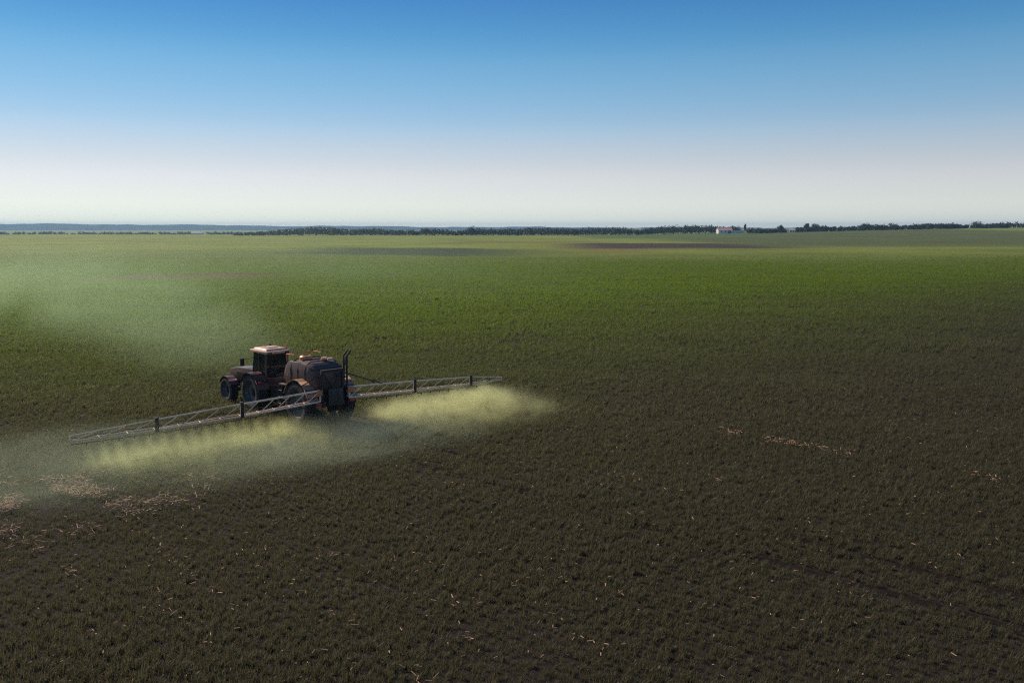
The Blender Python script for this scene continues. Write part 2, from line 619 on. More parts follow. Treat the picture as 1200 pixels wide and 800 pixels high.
P, S, ROT = [], [], []
for (y0, y1, dens, sc) in ((9, 24, 135, 0.66), (24, 36, 105, 0.75), (36, 55, 52, 0.95), (55, 85, 18, 1.35), (85, 140, 8, 1.55), (140, 260, 5, 1.6)):
    hw1 = 0.80 * y1 + 10
    n = int(dens * (y1 - y0) * 2 * hw1)
    x = rng.uniform(-hw1, hw1, n); y = rng.uniform(y0, y1, n)
    if y1 < 60:      # drilled rows along the way the sprayer drives
        q = (x - ORG[0]) * RGT[0] + (y - ORG[1]) * RGT[1]
        dq = np.round(q / 0.25) * 0.25 + rng.normal(0, .065, n) - q
        x = x + RGT[0] * dq; y = y + RGT[1] * dq
    keep = np.abs(x) < 0.80 * y + 10
    nz = vnoise(x, y, 7.0, 1) * 0.6 + vnoise(x, y, 2.1, 2) * 0.4
    # young stand: thinner near the camera and to the right, closing towards the far field
    nf = vnoise(x, y, 0.75, 6)
    cov = 0.86 + 0.14 * sstep(24, 60, y) + 0.35 * (nz - 0.5) + 0.35 * (nf - 0.5)
    cov *= 1 - 0.97 * sstep(85, 260, y)
    bare = sstep(0, 4, y - 128 - .25 * (x + 66) - 5 * nz) * sstep(0, 4, 151 + .25 * (x + 66) - 5 * nz - y) * sstep(-72, -60, x) * sstep(-34, -44, x)
    cov *= 1 - bare
    keep &= rng.random(n) < cov
    keep &= rng.random(n) > 0.85 * straw_mask(x, y)
    keep &= np.hypot(x - ORG[0] - FWD[0] * .6, y - ORG[1] - FWD[1] * .6) > 1.7      # driven down by the wheels
    for off, s0, s1 in TRACKS:
        s = -((x - ORG[0]) * FWD[0] + (y - ORG[1]) * FWD[1])
        q = (x - ORG[0]) * RGT[0] + (y - ORG[1]) * RGT[1] - 0.0020 * np.clip(s, 0, None) ** 2
        keep &= ~((np.abs(q - off) < 0.17) & (s > s0) & (s < s1) & (rng.random(n) < (0.95 * sstep(12, 19, s) + 0.45 + 0.5 * sstep(6, 2, s) if off < 2 else 0.25) * sstep(.25, .6, vnoise(s + 90, q * 0, 2.3, 17))))
    x, y, nz = x[keep], y[keep], nz[keep]
    P.append(np.stack([x, y, terr(x, y) - 0.01], -1))
    S.append(sc * (0.62 + 0.5 * rng.random(len(x)) + 0.5 * (nz - 0.5)))
    ROT.append(np.stack([rng.normal(0, 0.1, len(x)), rng.normal(0, 0.1, len(x)), rng.uniform(0, 6.283, len(x))], -1))
P = np.concatenate(P); S = np.concatenate(S); ROT = np.concatenate(ROT)
me = bpy.data.meshes.new('wheat_crop')
me.vertices.add(len(P)); me.vertices.foreach_set('co', P.astype(np.float32).ravel())
for nm, typ, arr, key in (('scl', 'FLOAT', S, 'value'), ('rot', 'FLOAT_VECTOR', ROT, 'vector')):
    at = me.attributes.new(nm, typ, 'POINT')
    at.data.foreach_set(key, arr.astype(np.float32).ravel())
at = me.attributes.new('pick', 'INT', 'POINT')
at.data.foreach_set('value', rng.integers(0, 8, len(P)).astype(np.int32))
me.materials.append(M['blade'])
crop = bpy.data.objects.new('wheat_crop', me)
col.objects.link(crop)
tag(crop, 'young green wheat growing over the whole field', 'wheat', kind='stuff')
gn = bpy.data.node_groups.new('scatter_wheat', 'GeometryNodeTree')
gn.interface.new_socket('Geometry', in_out='INPUT', socket_type='NodeSocketGeometry')
gn.interface.new_socket('Geometry', in_out='OUTPUT', socket_type='NodeSocketGeometry')
gi = gn.nodes.new('NodeGroupInput'); go = gn.nodes.new('NodeGroupOutput')
ip = gn.nodes.new('GeometryNodeInstanceOnPoints')
ci = gn.nodes.new('GeometryNodeCollectionInfo')
ci.inputs['Collection'].default_value = src
ci.inputs['Separate Children'].default_value = True
ci.inputs['Reset Children'].default_value = True
ip.inputs['Pick Instance'].default_value = True


def named(n_, typ):
    a = gn.nodes.new('GeometryNodeInputNamedAttribute')
    a.data_type = typ
    a.inputs['Name'].default_value = n_
    return next(s for s in a.outputs if s.enabled and s.name == 'Attribute')


gn.links.new(gi.outputs[0], ip.inputs['Points'])
gn.links.new(ci.outputs[0], ip.inputs['Instance'])
gn.links.new(named('pick', 'INT'), ip.inputs['Instance Index'])
gn.links.new(named('rot', 'FLOAT_VECTOR'), ip.inputs['Rotation'])
gn.links.new(named('scl', 'FLOAT'), ip.inputs['Scale'])
gn.links.new(ip.outputs[0], go.inputs[0])
md = crop.modifiers.new('scatter', 'NODES')
md.node_group = gn

# ------------------------------------------------------------------ straw left on the soil (stuff)
def straw_bits():
    pts = []
    for _ in range(13000):                       # the bare patch at the left
        x = STRAW_C[0] + random.gauss(0, 3.6); y = STRAW_C[1] + random.gauss(0, 2.4)
        m_ = float(straw_mask(np.array(x), np.array(y)))
        cl = float(vnoise(np.array(x), np.array(y), 1.1, 9))
        if random.random() < m_ and cl > 0.52: pts.append((x, y, 1.5))
    for off in (9.8,):                    # along the old pass at the right
        for _ in range(520):
            s = random.uniform(11, 21)
            cl = float(vnoise(np.array(s + 50.0), np.array(off), 1.6, 12))
            if cl < 0.42 or random.random() < .35: continue
            px, py = track_xy(off + random.gauss(0, 0.09), s)
            pts.append((float(px), float(py), 1.1))
    for _ in range(900):                        # single flecks all over the near field
        y = random.uniform(13, 42); x = random.uniform(-0.62 * y, 0.62 * y)
        pts.append((x, y, 0.7))
    for _ in range(34):                         # loose scraps near the camera
        y = random.uniform(13.5, 27); x = random.uniform(-0.55 * y, 0.30 * y)
        a = -math.atan2(FWD[1], -FWD[0]) + random.gauss(0, .12)
        for k in range(random.randint(2, 9)):
            q = random.gauss(0, 0.45)
            pts.append((x + q * math.cos(a) + random.gauss(0, 0.05), y + q * math.sin(a) + random.gauss(0, 0.05), 1.1))
    V, F = [], []
    for x, y, k in pts:
        z = float(terr(x, y)) + random.uniform(0.06, 0.30)
        a = random.uniform(0, math.pi); L = random.uniform(0.05, 0.15) * k; w = random.uniform(0.006, 0.013)
        d = Vector((math.cos(a), math.sin(a), random.uniform(-0.35, 0.35))) * (L / 2)
        s = Vector((-math.sin(a), math.cos(a), 0)) * w
        up = Vector((0, 0, w))
        c = Vector((x, y, z)); i = len(V)
        for e in (-1, 1):
            V += [tuple(c + d * e + s), tuple(c + d * e + up), tuple(c + d * e - s)]
        F += [(i, i + 1, i + 4, i + 3), (i + 1, i + 2, i + 5, i + 4), (i + 2, i, i + 3, i + 5)]
    o = mesh_obj('straw_residue', V, F, M['straw'])
    tag(o, 'dry orange straw scraps lying between the young wheat', 'straw', kind='stuff')


straw_bits()


# ------------------------------------------------------------------ wheels, shared by both vehicles
def wheel(parent, x, y, r, w, rim_r, lugs=22):
    """a tractor wheel: tyre with chevron lugs (the wheel's own mesh) and its rim"""
    out_side = 1 if x > 0 else -1
    root = bpy.data.objects.new('wheel', None)
    col.objects.link(root)
    root.parent = parent
    root.location = (x, y, r)
    b = MB()
    h = w / 2
    b.lathe([(rim_r, -h * .82), (rim_r + .06, -h * .95), (r * .86, -h), (r * .955, -h * .88), (r * .965, 0), (r * .955, h * .88), (r * .86, h), (rim_r + .06, h * .95), (rim_r, h * .82)], 44)
    for k in range(lugs):
        for s in (-1, 1):
            a = 2 * math.pi * (k + (0.5 if s > 0 else 0)) / lugs
            rot = Matrix.Rotation(a, 3, 'X') @ Matrix.Rotation(R(24) * s, 3, 'Z')
            c = Matrix.Rotation(a, 3, 'X') @ Vector((s * h * .48, 0, r * .975))
            b.box(c, (h * 1.0, 0.055, 0.06), rot)
    b.build('tyre', M['rubber'], root)
    b = MB()
    b.lathe([(rim_r * 1.0, -h * .8), (rim_r * 1.04, -h * .8), (rim_r * .93, 0), (rim_r * 1.04, h * .8), (rim_r * 1.0, h * .8), (rim_r * .86, h * .15), (rim_r * .86, -h * .15)], 36)
    b.lathe([(0.02, out_side * .02), (rim_r * .9, out_side * .05), (rim_r * .9, -out_side * .01), (0.02, -out_side * .05)], 30)
    b.build('rim', M['rim'], root)
    b = MB()
    b.lathe([(0.01, out_side * .16), (.11, out_side * .15), (.14, out_side * .03), (0.01, out_side * .02)], 20)
    for k in range(8):
        a = k * math.pi / 4
        b.bar((out_side * .04, .19 * math.cos(a), .19 * math.sin(a)), (out_side * .085, .19 * math.cos(a), .19 * math.sin(a)), .018, 6)
    b.build('hub', M['chassis'], root)
    return root


def mudguard(parent, x, y, zc, r, w, a0, a1, mat, th=0.03):
    b = MB()
    n = 16
    out_, inn = [], []
    for k in range(n + 1):
        a = R(a0 + (a1 - a0) * k / n)
        out_.append((y + (r + th) * math.cos(a), zc + (r + th) * math.sin(a)))
        inn.append((y + r * math.cos(a), zc + r * math.sin(a)))
    for k in range(n):
        b.prism([out_[k], out_[k + 1], inn[k + 1], inn[k]], x - w / 2, x + w / 2)
    bmesh.ops.remove_doubles(b.bm, verts=b.bm.verts[:], dist=0.0005)
    return b.build('mudguard', mat, parent)


# ------------------------------------------------------------------ tractor
tz = float(terr(*(ORG + FWD * 6)))
TR = empty('tractor', (ORG[0] + FWD[0] * 5.05, ORG[1] + FWD[1] * 5.05, tz), HEAD)
TR.scale = (.92, .96, .92)
tag(TR, 'dark tractor with pale cab roof pulling the sprayer through the wheat', 'tractor')
# local: y forward, 0 = rear axle
RW, FW = 0.86, 0.62
wheel(TR, -0.92, 0.0, RW, 0.50, 0.50); wheel(TR, 0.92, 0.0, RW, 0.50, 0.50)
wheel(TR, -0.90, 2.55, FW, 0.40, 0.36, 18); wheel(TR, 0.90, 2.55, FW, 0.40, 0.36, 18)
b = MB()
b.box((0, 0.1, 0.86), (0.62, 1.1, 0.55), bevel=.05)
b.box((0, 1.5, 0.80), (0.46, 2.4, 0.42), bevel=.04)
b.bar((-0.72, 0, RW), (0.72, 0, RW), .13, 14)
b.bar((-0.72, 2.55, FW), (0.72, 2.55, FW), .10, 12)
b.box((0, 2.55, 0.72), (0.5, 0.4, 0.28), bevel=.04)
b.bar((-.35, -.45, .55), (-.35, -1.05, .52), .035); b.bar((.35, -.45, .55), (.35, -1.05, .52), .035)
b.bar((0, -.35, .5), (0, -1.15, .48), .05)
b.build('chassis', M['chassis'], TR)
b = MB()   # front ballast block
for k in range(8):
    b.box((-0.315 + .09 * k, 3.62, 0.78), (.075, .30, .42), bevel=.02)
b.box((0, 3.35, 0.78), (.5, .3, .2), bevel=.02)
b.build('front_weight', M['chassis'], TR)
hood = MB()
hood.prism([(0.85, 1.12), (0.85, 1.74), (1.6, 1.76), (2.7, 1.68), (3.30, 1.56), (3.46, 1.40), (3.48, 1.0), (3.2, 0.95), (1.6, 0.98)], -0.40, 0.40, bevel=.07)
hood = hood.build('hood', M['body'], TR)
for s in (-1, 1):
    b = MB()
    b.box((s * .401, 2.33, 1.3), (.012, .80, .40), bevel=.004)
    for k in range(7):
        b.box((s * .409, 2.0 + .11 * k, 1.3), (.014, .05, .34), Matrix.Rotation(R(8), 3, 'X'))
    b.build('side_grille', M['black'], hood)
for s in (-1, 1):
    b = MB()
    b.box((s * .22, 3.47, 1.34), (.24, .05, .12), bevel=.02)
    b.build('headlight', M['cream'], TR)
b = MB()
b.box((0, 3.485, 1.13), (.5, .03, .26), bevel=.01)
for k in range(9):
    b.box((-.22 + .055 * k, 3.503, 1.13), (.012, .012, .24))
b.build('grille', M['black'], TR)
# cab: floor, pillars, glass, roof
b = MB()
b.box((0, 0.15, 1.16), (1.24, 1.45, .12), bevel=.03)
b.box((0, 0.80, 1.32), (1.05, .10, .42), bevel=.03)
b.box((0, -0.52, 1.38), (1.22, .08, .36), bevel=.03)
for s in (-1, 1):
    b.bar((s * .60, -.55, 1.2), (s * .54, -.50, 2.66), .045, 10)
    b.bar((s * .56, .84, 1.2), (s * .50, .62, 2.66), .040, 10)
    b.bar((s * .62, .12, 1.2), (s * .55, .10, 2.66), .035, 10)
b.bar((-.56, -.50, 2.62), (.56, -.50, 2.62), .04); b.bar((-.52, .63, 2.62), (.52, .63, 2.62), .04)
b.build('cab_frame', M['body'], TR)
for s in (-1, 1):
    b = MB()
    b.prism([(-.50, 1.26), (.08, 1.26), (.07, 2.62), (-.46, 2.62)], s * .575, s * .583)
    b.build('side_window', M['glass'], TR)
    d = MB()
    d.prism([(.15, 1.26), (.77, 1.26), (.58, 2.62), (.14, 2.62)], s * .572, s * .580)
    d = d.build('cab_door', M['glass'], TR)
    hb = MB(); hb.box((s * .60, .22, 1.55), (.03, .04, .14), bevel=.01)
    hb.build('door_handle', M['black'], d)
b = MB(); b.box((0, -.515, 2.08), (1.04, .008, 1.0), Matrix.Rotation(R(-2), 3, 'X')); b.build('rear_window', M['glass'], TR)
b = MB(); b.box((0, .725, 2.08), (.94, .008, 1.06), Matrix.Rotation(R(8.5), 3, 'X')); b.build('windscreen', M['glass'], TR)
roof = MB()
roof.box((0, .08, 2.73), (1.30, 1.52, .13), bevel=.05)
roof.box((0, .06, 2.83), (1.14, 1.30, .11), bevel=.05, taper=(.86, .86))
roof = roof.build('cab_roof', M['cream'], TR)
b = MB(); b.box((0, .02, 2.90), (.46, .5, .05), bevel=.02); b.build('roof_hatch', M['cream'], roof)
for s in (-1, 1):
    for yy in (-.70, .86):
        b = MB()
        b.box((s * .44, yy, 2.70), (.17, .09, .11), bevel=.025)
        b.build('work_light', M['black'], roof)
b = MB(); b.bar((.52, -.5, 2.78), (.52, -.5, 2.92), .03, 10); b.lathe([(.001, 3.07), (.05, 3.05), (.065, 2.92), (.001, 2.92)], 16, 'Z', (.52, -.5, 0))
b.build('beacon', M['amber'], roof)
for s in (-1, 1):
    mg = mudguard(TR, s * .92, 0, RW, RW + .06, .56, 35, 165, M['body'])
    b = MB(); b.box((s * 1.06, -.80, 1.42), (.16, .05, .09), bevel=.015); b.build('tail_light', M['red_lens'], TR)
    mudguard(TR, s * .90, 2.55, FW, FW + .05, .40, 30, 150, M['body'], .02)
    b = MB()
    b.bar((s * .52, .70, 2.35), (s * .98, .86, 2.32), .016)
    b.box((s * 1.02, .87, 2.18), (.20, .05, .36), bevel=.025)
    b.build('mirror', M['black'], TR)
b = MB()
b.bar((.47, 1.0, 1.5), (.47, 1.0, 2.75), .055, 14); b.bar((.47, 1.0, 1.6), (.47, 1.0, 2.2), .09, 14); b.bar((.47, 1.0, 2.74), (.47, .90, 2.88), .05, 14)
b.build('exhaust_pipe', M['black'], TR)
b = MB()
b.box((-.66, .95, .82), (.34, .95, .42), bevel=.05)
b.build('fuel_tank', M['body'], TR)
b = MB()
for k in range(3):
    b.box((-.86 - .03 * (2 - k), .52, .50 + .28 * k), (.20, .36, .03), bevel=.008)
b.bar((-.93, .36, .45), (-.80, .36, 1.15), .018); b.bar((-.93, .69, .45), (-.80, .69, 1.15), .018)
b.build('step', M['chassis'], TR)
b = MB()
b.box((0, -.1, 1.50), (.50, .48, .14), bevel=.05); b.box((0, -.34, 1.85), (.48, .13, .62), Matrix.Rotation(R(8), 3, 'X'), bevel=.05); b.box((0, -.39, 2.25), (.26, .09, .2), bevel=.03)
b.build('seat', M['seat'], TR)
b = MB()
b.bar((0, .58, 1.3), (0, .38, 1.80), .03)
b.lathe([(.19, -.015), (.205, 0), (.19, .015), (.175, 0)], 24, 'Z', (0, .37, 1.83))
b.build('steering_wheel', M['black'], TR)

# ------------------------------------------------------------------ trailed sprayer
sz = float(terr(*ORG))
SP = empty('trailed_sprayer', (ORG[0], ORG[1], sz), HEAD)
tag(SP, 'trailed crop sprayer with big tank and wide lattice boom spread over the wheat', 'sprayer')
# local: y forward, 0 = boom line
AX, WR = 1.05, 0.90
wheel(SP, -0.90, AX, WR, 0.42, 0.52); wheel(SP, 0.90, AX, WR, 0.42, 0.52)
b = MB()
b.box((-.42, 1.5, .98), (.10, 3.0, .18), bevel=.015); b.box((.42, 1.5, .98), (.10, 3.0, .18), bevel=.015)
for yy in (.15, 1.1, 2.0, 2.9):
    b.box((0, yy, .98), (.9, .10, .14), bevel=.012)
b.bar((-.78, AX, WR), (.78, AX, WR), .075, 12)
b.build('chassis', M['chassis'], SP)
b = MB()
b.bar((-.42, 2.95, .95), (0, 3.75, .58), .065, 10); b.bar((.42, 2.95, .95), (0, 3.75, .58), .065, 10); b.bar((0, 3.72, .58), (0, 4.0, .50), .06, 10)
b.bar((.22, 3.2, .75), (.22, 3.2, .12), .035, 10)
b.build('drawbar', M['chassis'], SP)
tank = MB()
tank.prism([(.35, 1.32), (.28, 1.75), (.34, 2.28), (.62, 2.50), (1.4, 2.56), (2.25, 2.52), (2.62, 2.32), (2.72, 1.85), (2.60, 1.42), (2.0, 1.16), (1.1, 1.10)], -.78, .78, bevel=.30)
tank = tank.build('tank', M['tank'], SP)
b = MB()
for yy in (.85, 1.4, 1.95):
    ring = [Vector((x_, yy, z_)) for x_, z_ in ((-.79, 1.3), (-.79, 2.2), (-.70, 2.44), (-.50, 2.57), (.50, 2.57), (.70, 2.44), (.79, 2.2), (.79, 1.3))]
    b.path(ring, .022, 6)
b.build('tank_strap', M['black'], tank)
b = MB()
b.lathe([(.001, 2.70), (.20, 2.70), (.25, 2.66), (.27, 2.56), (.001, 2.56)], 26, 'Z', (-.20, 1.75, 0))
b.bar((-.32, 1.75, 2.72), (-.08, 1.75, 2.72), .018)
b.build('tank_lid', M['orange'], tank)
b = MB()
b.lathe([(.001, 2.66), (.11, 2.66), (.13, 2.62), (.13, 2.55), (.001, 2.55)], 20, 'Z', (.22, 1.05, 0))
b.lathe([(.001, 2.66), (.10, 2.66), (.12, 2.62), (.12, 2.55), (.001, 2.55)], 20, 'Z', (.34, .78, 0))
b.build('filler_cap', M['cream'], tank)
b = MB()   # rail on the tank's top edge and front platform
b.path([(-.62, 2.55, 2.42), (-.62, 2.55, 2.72), (-.62, 1.95, 2.74), (-.62, 1.95, 2.52)], .02)
b.path([(.62, 2.55, 2.42), (.62, 2.55, 2.72), (.62, 1.95, 2.74), (.62, 1.95, 2.52)], .02)
b.bar((-.62, 2.55, 2.72), (.62, 2.55, 2.72), .02)
b.build('hand_rail', M['orange'], SP)
b = MB()
b.box((0, 3.0, 1.40), (1.3, .5, .05), bevel=.01)
b.bar((-.75, 2.9, .5), (-.68, 2.9, 1.4), .02); b.bar((-.75, 3.2, .5), (-.68, 3.2, 1.4), .02)
for k in range(3):
    b.bar((-.74 + .02 * k, 2.9, .62 + .27 * k), (-.74 + .02 * k, 3.2, .62 + .27 * k), .018)
b.build('platform', M['chassis'], SP)
b = MB()
b.lathe([(.001, -.42), (.16, -.42), (.20, -.36), (.20, .36), (.16, .42), (.001, .42)], 22, 'X', (0, 3.0, 1.68))
b.build('clean_water_tank', M['cream'], SP)
for s in (-1, 1):
    mg = mudguard(SP, s * .90, AX, WR, WR + .07, .46, 20, 172, M['rim_grey'])
# mast at the rear that carries the boom
b = MB()
for s in (-1, 1):
    b.box((s * .46, .12, 1.56), (.09, .12, 1.43), bevel=.012)
    b.bar((s * .46, .15, 1.2), (s * .46, .75, 1.0), .045)
b.box((0, .12, 2.26), (1.0, .11, .10), bevel=.012); b.box((0, .12, .92), (1.0, .11, .12), bevel=.012)
b.bar((-.42, .12, 1.0), (.42, .12, 2.2), .03); b.bar((.42, .12, 1.0), (-.42, .12, 2.2), .03)
b.build('mast', M['black'], SP)
for s in (1,):   # transport rest standing up beside the tank
    b = MB()
    b.path([(s * .72, .20, 1.3), (s * .74, .20, 2.75), (s * .92, .20, 2.95)], .04)
    b.path([(s * .72, .42, 1.3), (s * .74, .42, 2.75), (s * .92, .42, 2.95)], .04)
    b.bar((s * .74, .20, 2.4), (s * .74, .42, 2.4), .03); b.bar((s * .73, .20, 1.9), (s * .73, .42, 1.9), .03); b.box((s * .74, .31, 2.58), (.06, .3, .34), bevel=.02)
    b.build('boom_rest', M['black'], SP)
for s in (-1, 1):
    b = MB(); b.box((s * .74, -.12, 1.02), (.22, .05, .11), bevel=.015); b.build('tail_light', M['red_lens'], SP)
    b = MB(); b.box((s * .70, -.09, 1.46), (.24, .03, .24), bevel=.01); b.build('marker_plate', M['orange'], SP)
b = MB(); b.box((0, -.10, 1.25), (.62, .10, .66), bevel=.03); b.bar((-.2, -.16, 1.0), (-.2, -.16, 1.5), .03); b.bar((.1, -.16, 1.0), (.1, -.16, 1.5), .03)
b.build('valve_block', M['chassis'], SP)


# boom: on each side an inner, a middle and an outer lattice section
def boom_section(s, x0, x1, zt0, zt1, zb0, zb1, step, rr):
    b = MB()
    n = max(2, int(round((x1 - x0) / step)))
    top = lambda u: Vector((s * (x0 + (x1 - x0) * u), -.05, zt0 + (zt1 - zt0) * u))
    bot = lambda u: Vector((s * (x0 + (x1 - x0) * u), -.05, zb0 + (zb1 - zb0) * u))
    b.bar(top(0), top(1), rr, 6); b.bar(bot(0), bot(1), rr, 6)
    back = Vector((0, .22, .04))
    b.bar(bot(0) + back, bot(1) + back * .6, rr * .6, 6)
    for k in range(n):
        u0, u1 = k / n, (k + 1) / n
        if s > 0: b.bar(bot(u0), top(u1), rr * .46, 6)
        else: b.bar(top(u0), bot(u1), rr * .46, 6)
        b.bar(bot(u0), bot(u0) + back, rr * .5, 6)
    b.bar(bot(0), top(0), rr, 6); b.bar(bot(1), top(1), rr * .9, 6)
    sec = b.build('boom_section', M['boom'], SP)
    q = MB()
    xn = x0 + .25
    q.bar(bot(0) + Vector((0, -.06, -.10)), bot(1) + Vector((0, -.06, -.10)), .014, 6)
    while xn < x1:
        u = (xn - x0) / (x1 - x0)
        p = bot(u) + Vector((0, -.06, -.10))
        q.bar(p, p + Vector((0, 0, -.10)), .022, 6, .012)
        xn += .5
    q.build('nozzle', M['black'], sec)
    hz_ = MB()
    pts = []
    for k in range(4 * n + 1):
        u = k / (4 * n)
        pts.append((top(u) * .45 + bot(u) * .55) + Vector((0, .10, -.05 * abs(math.sin(u * n * math.pi)))))
    hz_.path(pts, .016, 6)
    hz_.build('hose', M['black'], sec)
    return sec


def boom(s, tip, zt, zb):
    # heights at the stations: root, first fold, second fold, tip
    xs = (0.62, 3.9, 7.0, tip)
    for k in range(3):
        boom_section(s, xs[k] + .04, xs[k + 1] - .04, zt[k], zt[k + 1], zb[k], zb[k + 1], (.66, .74, 1.05)[k], (.037, .031, .021)[k])
    for k in (1, 2):
        b = MB()
        b.box((s * xs[k], -.05, (zt[k] + zb[k]) / 2), (.12, .10, zt[k] - zb[k] + .14), bevel=.015)
        b.build('fold_hinge', M['black'], SP)
    b = MB()
    b.bar((s * .46, .10, 2.15), (s * 2.3, -.05, zt[0] + (zt[1] - zt[0]) * .5), .022, 6)
    b.build('lift_ram', M['black'], SP)


boom(-1, 9.8, (1.55, 1.47, 1.36, 1.24), (1.12, 1.02, 1.0, 1.06))
boom(1, 8.9, (1.55, 1.40, 1.22, 1.00), (1.12, 0.98, 0.88, 0.88))

# ------------------------------------------------------------------ spray and drifting mist (real volumes)
def mist_mat(name, density_fn, color, aniso):
    m, t, out = new_mat(name)
    tc = N(t, 'ShaderNodeTexCoord')
    sp = N(t, 'ShaderNodeSeparateXYZ'); t.links.new(tc.outputs['Object'], sp.inputs[0])
    d = density_fn(t, tc.outputs['Object'], sp.outputs['X'], sp.outputs['Y'], sp.outputs['Z'])
    v = N(t, 'ShaderNodeVolumePrincipled')
    v.inputs['Color'].default_value = (*color, 1)
    v.inputs['Anisotropy'].default_value = aniso
    t.links.new(d, v.inputs['Density'])
    t.links.new(v.outputs[0], out.inputs['Volume'])
    return m


def mist_box(name, lo, hi, loc, rz, mat, label):
    b = MB()
    lo, hi = Vector(lo), Vector(hi)
    b.box((lo + hi) / 2, hi - lo)
    o = b.build(name, mat, None, smooth=False)
    o.location = loc; o.rotation_euler = (0, 0, rz)
    tag(o, label, 'spray mist' if 'spray' in name else 'mist', kind='stuff')
    return o


def spray_density(side, tip, amp):
    def fn(t, vec, x, y, z):
        n1 = noise(t, vec, 1.1, 6, 0.7, 0.8)
        n2 = noise(t, vec, 0.28, 3, 0.5)
        ax = math_n(t, 'MULTIPLY', x, float(side))
        along = math_n(t, 'MULTIPLY', mrange(t, ax, 1.3, 2.4), mrange(t, ax, tip - 1.7, tip + .35, 1.0, 0.0))
        outward = mrange(t, ax, 1.0, tip, 0.7, 1.35) if side > 0 else mrange(t, ax, 1.0, tip, 1.2, 0.45)
        # curtain falling from the nozzles, trailing off behind the boom
        near = math_n(t, 'MULTIPLY', mrange(t, y, -2.6, -.4, 0.0, 1.0), mrange(t, y, -.1, .7, 1.0, 0.0))
        trail = math_n(t, 'MULTIPLY', mrange(t, y, -6.5, -1.0, 0.0, 0.27), mrange(t, y, -.1, .7, 1.0, 0.0))
        zf = mrange(t, z, .45, 1.08, 1.0, 0.0)
        cell = math_n(t, 'ABSOLUTE', math_n(t, 'SUBTRACT', math_n(t, 'FRACT', math_n(t, 'MULTIPLY', math_n(t, 'ADD', ax, math_n(t, 'MULTIPLY', y, .15)), 2.0)), .5))
        fan = mrange(t, math_n(t, 'ADD', cell, math_n(t, 'MULTIPLY', z, .55)), .40, .72, 1.45, .08)
        near = math_n(t, 'MULTIPLY', near, fan)
        d = math_n(t, 'ADD', near, trail)
        d = math_n(t, 'MULTIPLY', d, along)
        d = math_n(t, 'MULTIPLY', d, outward)
        d = math_n(t, 'MULTIPLY', d, zf)
        d = math_n(t, 'MULTIPLY', d, mrange(t, n1, .36, .64, .15, 1.8))
        d = math_n(t, 'MULTIPLY', d, mrange(t, n2, .36, .62, .65, 1.3))
        return math_n(t, 'MULTIPLY', d, amp)
    return fn


SPRAY_LOC = (ORG[0], ORG[1], sz)
mist_box('spray_mist', (0.5, -8, .12), (10.5, 1.0, 1.4), SPRAY_LOC, HEAD,
         mist_mat('spray_right', spray_density(1, 8.6, 0.95), (0.94, 0.97, 0.52), 0.5),
         'bright yellow spray mist under the far right boom of the sprayer')
mist_box('spray_mist', (-11.4, -8, .12), (-.5, 1.0, 1.4), SPRAY_LOC, HEAD,
         mist_mat('spray_left', spray_density(-1, 9.8, 0.38), (0.90, 0.97, 0.48), 0.5),
         'thin yellow green spray mist under the left boom nearest the camera')


def ell_density(a, amp, ns):
    def fn(t, vec, x, y, z):
        q = None
        for c, r in zip((x, y, z), a):
            e = math_n(t, 'POWER', math_n(t, 'ABSOLUTE', math_n(t, 'DIVIDE', c, r)), 2.0)
            q = e if q is None else math_n(t, 'ADD', q, e)
        f = math_n(t, 'POWER', mrange(t, q, 0.0, 1.0, 1.0, 0.0, smooth=False), 1.6)
        st = N(t, 'ShaderNodeMapping'); st.inputs['Scale'].default_value = (.45, 1.0, 1.6); st.inputs['Rotation'].default_value = (0, 0, .5)
        t.links.new(vec, st.inputs['Vector'])
        n1 = noise(t, st.outputs[0], ns * 1.6, 6, 0.62, 0.9)
        return math_n(t, 'MULTIPLY', math_n(t, 'MULTIPLY', f, mrange(t, n1, .34, .68, .25, 1.7)), amp)
    return fn


def drift(c, a, rz, amp, ns, color, label):
    b = MB()
    m = bmesh.new()
    bmesh.ops.create_icosphere(m, subdivisions=3, radius=1)
    bmesh.ops.scale(m, vec=a, verts=m.verts)
    for v in m.verts: v.co.z = max(v.co.z, -c[2] + .25)
    b._add(m)
    o = b.build('drifting_mist', mist_mat('drift', ell_density(a, amp, ns), color, 0.45), None)
    o.location = c; o.rotation_euler = (0, 0, rz)
    tag(o, label, 'mist', kind='stuff')
    return o


HAZE_C = (.66, .90, .60)
drift((-52, 118, 1.5), (80, 62, 8.0), R(-14), 0.0030, .035, HAZE_C, 'pale veil of spray drifted over the far field behind the tractor')


